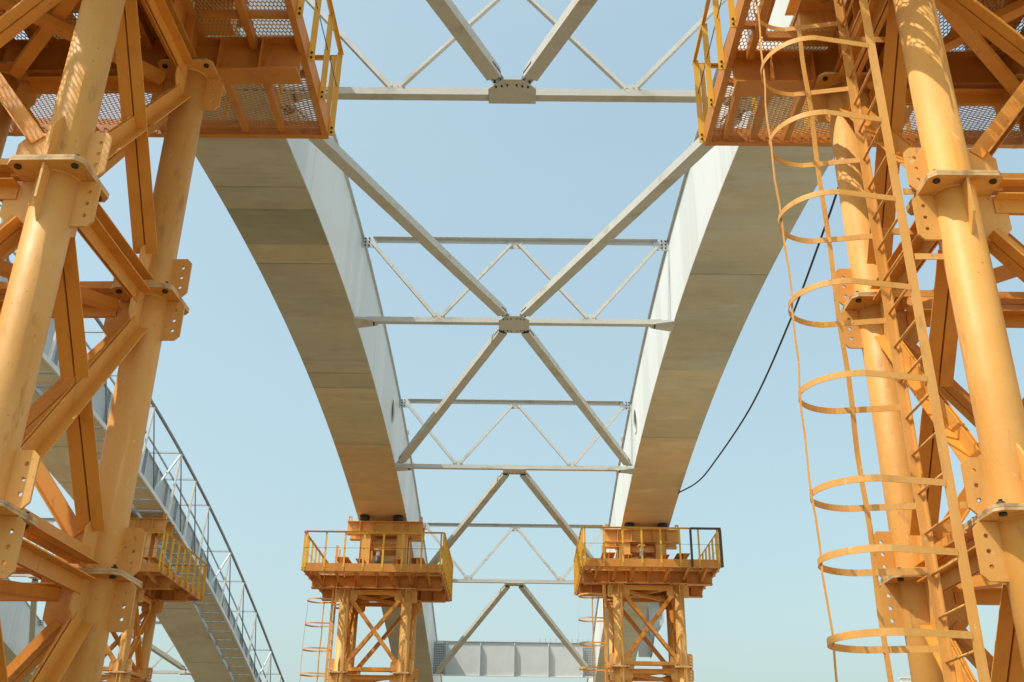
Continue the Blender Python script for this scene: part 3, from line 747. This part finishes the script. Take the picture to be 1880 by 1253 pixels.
def make_saddle(label, tloc, gx, group="girder saddles on the tower tops"):
    """grillage beams, two box columns, a saddle beam pair and bearing pads carrying the girder"""
    cx, cy = tloc[0], tloc[1]; zh = tloc[2]+PZ-.01 - G      # camera-relative top of the header beams
    ys = (cy+.10, cy+.85)
    top = min(zb(y) for y in ys) - .115
    t = thing("girder_saddle", label, "girder saddle", (cx, cy, zh), group)
    zc = zh+.56
    for sx in (-1, 1):
        x = cx+sx*.62
        b = MB(); b.section((x, cy-1.05, zh+.006), (x, cy+1.3, zh+.006), (0,0,1), I(.55, .28, .014, .02)); 
        for y in (-.3, .1, .5, .85):
            for s2 in (-1, 1): b.box((x+min(s2*.008, s2*.13), cy+y-.007, zh+.027), (x+max(s2*.008, s2*.13), cy+y+.007, zh+.535))
        b.build("grillage_beam", ORANGE, t)
        for y in ys:
            b = MB(); b.box((x-.17, y-.17, zc+.03), (x+.17, y+.17, top-.47)); b.box((x-.23, y-.23, zc-.003), (x+.23, y+.23, zc+.029)); b.box((x-.23, y-.23, top-.469), (x+.23, y+.23, top-.445))
            for s2 in (-1, 1): b.box((x+(s2*.17 if s2 > 0 else -.176), y-.20, zc+.03), (x+(.176 if s2 > 0 else -.17), y-.171, top-.47))
            b.build("column", ORANGE, t)
    for y in ys:
        b = MB(); b.section((cx-1.3, y, top-.444), (cx+1.3, y, top-.444), (0,0,1), I(.444, .30, .016, .022))
        for x in (-.85, -.38, .38, .85):
            for sg in (-1, 1): b.box((cx+x-.008, y+min(sg*.009, sg*.145), top-.42), (cx+x+.008, y+max(sg*.009, sg*.145), top-.024))
        b.build("saddle_beam", ORANGE, t)
        b = MB(); z_ = zc+.52*(top-.47-zc)
        b.section((cx-.45, y, z_), (cx+.45, y, z_), (0,0,1), I(.2, .16, .01, .012)); b.build("tie_beam", ORANGE, t)
        for sx in (-1, 1):
            x = gx+sx*.58; zg = zb(y)-.034
            b = MB(); b.tube((x, y, top+.001), (x, y, zg), .17, 20); b.build("bearing_pad", RUBBER, t)
    for sx in (-1, 1):
        b = MB(); x = cx+sx*1.22; y = ys[0]
        b.box((x-.06, y-.05, top+.001), (x-.03, y+.05, top+.16)); b.box((x+.03, y-.05, top+.001), (x+.06, y+.05, top+.16)); b.box((x-.06, y-.05, top+.161), (x+.06, y+.05, top+.19)); b.build("end_stop", ORANGE, t)
        b = MB(); x = cx+sx*1.25
        b.section((x, cy-.9, zh+.30), (x, cy+1.0, zh+.30), (0,0,1), I(.34, .44, .012, .016)); b.box((x-.2, cy-.8, zh+.006), (x+.2, cy-.6, zh+.299)); b.box((x-.2, cy+.6, zh+.006), (x+.2, cy+.8, zh+.299)); b.build("side_beam", ORANGE, t)
    b = MB(); b.tube((cx-.1, cy-.5, zh+.38), (cx-.1, cy-.5, zh+.75), .10, 20); b.tube((cx-.1, cy-.5, zh+.75), (cx-.1, cy-.5, zh+.95), .065, 20, 1); b.box((cx-.22, cy-.62, zh+.95), (cx+.02, cy-.38, zh+1.0), 2)
    b.build("jack", [DARKP, WHITE, ORANGE], t)
    b = MB(); b.section((cx-.47, cy-.5, zh+.006), (cx+.47, cy-.5, zh+.006), (0,0,1), I(.37, .26, .012, .016)); b.build("base_beam", ORANGE, t)
    return t

TOW = {  # centre x, y, lift of the whole tower
 'NL': (-4.495, 7.424, -.112), 'NR': (4.362, 7.651, .009), 'FL': (-4.634, 34.221, -.244), 'FR': (4.243, 34.594, .107), 'B2': (-13.5, 34.2, -.34)}
TL = {'NL': "huge orange tube tower filling the left edge, flanges close up, no ladder in view",
      'NR': "huge sunlit orange tube tower at the right edge, caged ladder on its inner side",
      'FL': "small distant orange tube tower under the left girder, ladder on its left",
      'FR': "small distant orange tube tower under the right girder, sky on its right",
      'B2': "distant orange tube tower half hidden behind the big left tower, carrying the second bridge"}
PL = {'NL': "orange mesh platform overhead at the top left, yellow rail posts on its right side",
      'NR': "orange mesh platform overhead at the top right, ladder hatch open, sun dapples on it",
      'FL': "small railed orange platform on the far tower under the left girder",
      'FR': "small railed orange platform on the far right tower, dark rail at its right end",
      'B2': "railed orange platform with bright yellow bars beside the second bridge at lower left"}
tw0 = make_tower(TOW['NL'], TL['NL']); tw0.rotation_euler.z = -.03; pf0 = make_platform(TOW['NL'], PL['NL'])
ld0 = make_ladder(TOW['NR'], "large caged ladder with curved hoops in front of the right tower")
for k in ('NR', 'FL', 'FR', 'B2'):
    c = copy_tree(tw0); c.location = TOW[k]; c.rotation_euler.z = 0; c['label'] = TL[k]
    c = copy_tree(pf0); c.location = TOW[k]; c['label'] = PL[k]
    if k == 'FR': pf_far_right = c
for k, lab in (('FL', "thin caged ladder on the left side of the far tower under the left girder"),
               ('FR', "thin caged ladder on the left side of the far tower under the right girder")):
    c = copy_tree(ld0); c.location = TOW[k]; c['label'] = lab
def dark_rail(root):
    b = MB(); Y0 = -2.28; zt = PZ-.005+1.10; B = Vector(root.location)
    b.box(V(1.28, Y0-.066, zt-.032), V(2.26, Y0-.001, zt+.03)); b.build("dark_handrail", DARKP, root, off=(0, 0, 0))
    for x in (1.28, 2.24):
        b = MB(); b.box(V(x-.038, Y0-.03, PZ-.15), V(x+.038, Y0-.0135, zt-.033)); b.build("dark_rail_post", DARKP, root, off=(0, 0, 0))
dark_rail(pf_far_right)
SL = {'NL': "orange column and beam saddle above the top left mesh platform", 'NR': "orange column and beam saddle above the top right mesh platform",
      'FL': "orange column and beam saddle under the far end of the left girder", 'FR': "orange column and beam saddle under the far end of the right girder",
      'B2': "orange column and beam saddle under the second bridge at lower left"}
GXC = {'NL': XL-.81, 'FL': XL-.81, 'NR': XR+.8, 'FR': XR+.8, 'B2': -14.25}
for k in TOW: make_saddle(SL[k], TOW[k], GXC[k])

# ------------------------------------------------------------------ second bridge on the left
BX1, BX0 = -13.38, -15.13           # right and left webs of its near girder
box_girder("stained grey girder of the second bridge with panel joints underneath, at lower left", BX0, BX1, YA, YB, seam=2.62, rightface=PANEL, stiff=(12.0, 62.0, 1.31), group="second bridge girders")
BX2 = BX0-7.57
box_girder("grey girder of the second bridge glimpsed at the bottom left corner in blue shade", BX2, BX2-1.62, 30.0, YB, group="second bridge girders")
for i, lab in ((3, "grey cross frame of the second bridge behind the left tower, upper one"), (4, "grey cross frame of the second bridge behind the left tower, lower one")):
    cross_frame(lab, FY[i], BX2, BX0, "cross frames of the second bridge", plate_back=True)
lat_pair(3, 4, "the second bridge frame behind the tower", "lateral braces of the second bridge", BX2, BX0)
def walkway():
    x0, x1 = BX1+.10, -12.28
    t = thing("cantilever_walkway", "galvanised walkway with pipe rail and open struts along the second bridge", "walkway", (x1, 34, zb(34)))
    y0, y1, bay = 2.0, 64.0, 0.873
    n = int((y1-y0)/bay)
    d = MB(); e = MB()
    for i in range(n):
        ya, yb = y0+i*bay, y0+(i+1)*bay
        # corrugated deck panel
        k = 10; prof = []
        for j in range(k+1):
            yy = ya+.05+(bay-.1)*j/k; prof.append((yy, zb(yy)+.05+(.018 if j % 2 else 0)))
        for (p, q) in zip(prof[:-1], prof[1:]):
            d.hexa([(x0,p[0],p[1]-.006),(x1-.05,p[0],p[1]-.006),(x1-.05,q[0],q[1]-.006),(x0,q[0],q[1]-.006),(x0,p[0],p[1]),(x1-.05,p[0],p[1]),(x1-.05,q[0],q[1]),(x0,q[0],q[1])])
        rb = MB(); rb.box((x0, ya-.022, zb(ya)-.012), (x1-.05, ya+.022, zb(ya)+.04)); rb.build('deck_rib', STEEL, t)
        e.hexa([(x1-.05,ya,zb(ya)-.06),(x1+.02,ya,zb(ya)-.06),(x1+.02,yb,zb(yb)-.06),(x1-.05,yb,zb(yb)-.06),(x1-.05,ya,zb(ya)+.08),(x1+.02,ya,zb(ya)+.08),(x1+.02,yb,zb(yb)+.08),(x1-.05,yb,zb(yb)+.08)])
    d.build("deck", PALE, t); e.build("edge_beam", GREY, t)
    h = 2.32; xp = -12.18; xi = BX1+.06
    P = ys_range(y0, y1, .6)
    b = MB(); b.path([(xp, y, zb(y)+h) for y in P], .055, 12); b.build("pipe_rail", PIPE, t)
    b = MB(); b.path([(xi+.3, y, zb(y)+h-.0) for y in P], .035, 8); b.build("inner_rail", STEEL, t)
    by = []; base_ = [29.3, 31.3, 34.58, 36.57, 38.57, 42.4, 45.06, 47.85, 51.67, 54.3, 57.0, 60.8, 63.0]; y = 29.3; k = 0
    while y > 5: y -= (2.65, 2.65, 3.84)[k % 3]; by.append((y, 1 if k % 3 == 1 else 0)); k += 1
    by = by[::-1]+[(y, 1 if y in (34.58, 42.4, 51.67, 60.8) else 0) for y in base_]
    def edge(y): return (x1-.02, y, zb(y)+.06)
    def top(y): return (xp, y, zb(y)+h-.05)
    for y, ph in by:
        z = zb(y)
        b = MB(); b.bar((xi-.05, y, z+h), (xp, y, z+h), .07, .06); b.build("cross_strut", STEEL, t)
        b = MB(); b.tube(top(y), edge(min(y+1.6, y1)), .024, 8); b.build("thin_strut", PIPE, t)
        b = MB(); b.bar(top(y), edge(y), .10, .06, (1,0,0)); b.build("diagonal", WHITE, t)
        if ph == 1:
            b = MB(); b.bar((xp, y-.03, z+h-.1), (x1-.1, y-1.6, zb(y-1.6)+.1), .06, .05); b.build("wind_brace", STEEL, t)
    return t
walkway()

# ------------------------------------------------------------------ distant pier at the lower right
def pier():
    t = thing("distant_pier", "pale grey pier head far off behind the right tower's foot", "pier", (17.5, 44.0, -G))
    b = MB(); b.box((17.0, 43.2, -G), (18.6, 44.8, 4.4)); b.build("column", BEAM, t)
    b = MB(); b.hexa([(15.2,43,4.9),(20.6,43,4.4),(20.6,45,4.4),(15.2,45,4.9),(15.2,43,5.35),(20.6,43,5.5),(20.6,45,5.5),(15.2,45,5.35)]); b.v = [(x, y, z-.28) for x, y, z in b.v]; b.build("cap", BEAM, t)
    for x in (15.55, 17.2, 19.3):
        b = MB(); b.box((x, 43.05, 5.0), (x+.35, 43.3, 5.62)); b.box((x-.04, 43.01, 5.621), (x+.39, 43.34, 5.67)); b.build("guard_post", WHITE, t)
    b = MB(); b.tube((16.45, 43.1, 5.44), (16.45, 43.1, 6.02), .09, 12, 1); b.tube((16.1, 43.1, 5.83), (16.359, 43.1, 5.9), .17, 16, 0); b.box((16.32, 43.0, 6.021), (16.58, 43.2, 6.2), 1); b.build("lamp", [WHITE, PIPE], t)
pier()
# ------------------------------------------------------------------ black cable on the right
CP = [V(5.19, 32.36, 9.96), V(5.50, 30.4, 9.72), V(5.68, 28.5, 9.70), V(5.86, 24.0, 9.72), V(5.90, 20.0, 10.11), V(5.85, 17.0, 10.51), V(5.74, 15.5, 10.57), V(5.52, 14.0, 10.40), V(5.22, 13.0, 10.12)]
def catmull(P, n=12):
    out = []; Q = [P[0]*2-P[1]]+P+[P[-1]*2-P[-2]]
    for i in range(1, len(Q)-2):
        for k in range(n):
            t = k/n; a, b, c, d = Q[i-1], Q[i], Q[i+1], Q[i+2]
            out.append(0.5*((2*b)+(c-a)*t+(2*a-5*b+4*c-d)*t*t+(-a+3*b-3*c+d)*t**3))
    return out+[P[-1]]
b = MB(); b.path(catmull(CP), .022, 10)
o = b.build("hanging_cable", RUBBER, None, off=(5.6, 22.0, 9.9)); o.location.z += G
o['label'] = "black cable hanging loosely from the right girder against the sky"; o['category'] = "cable"
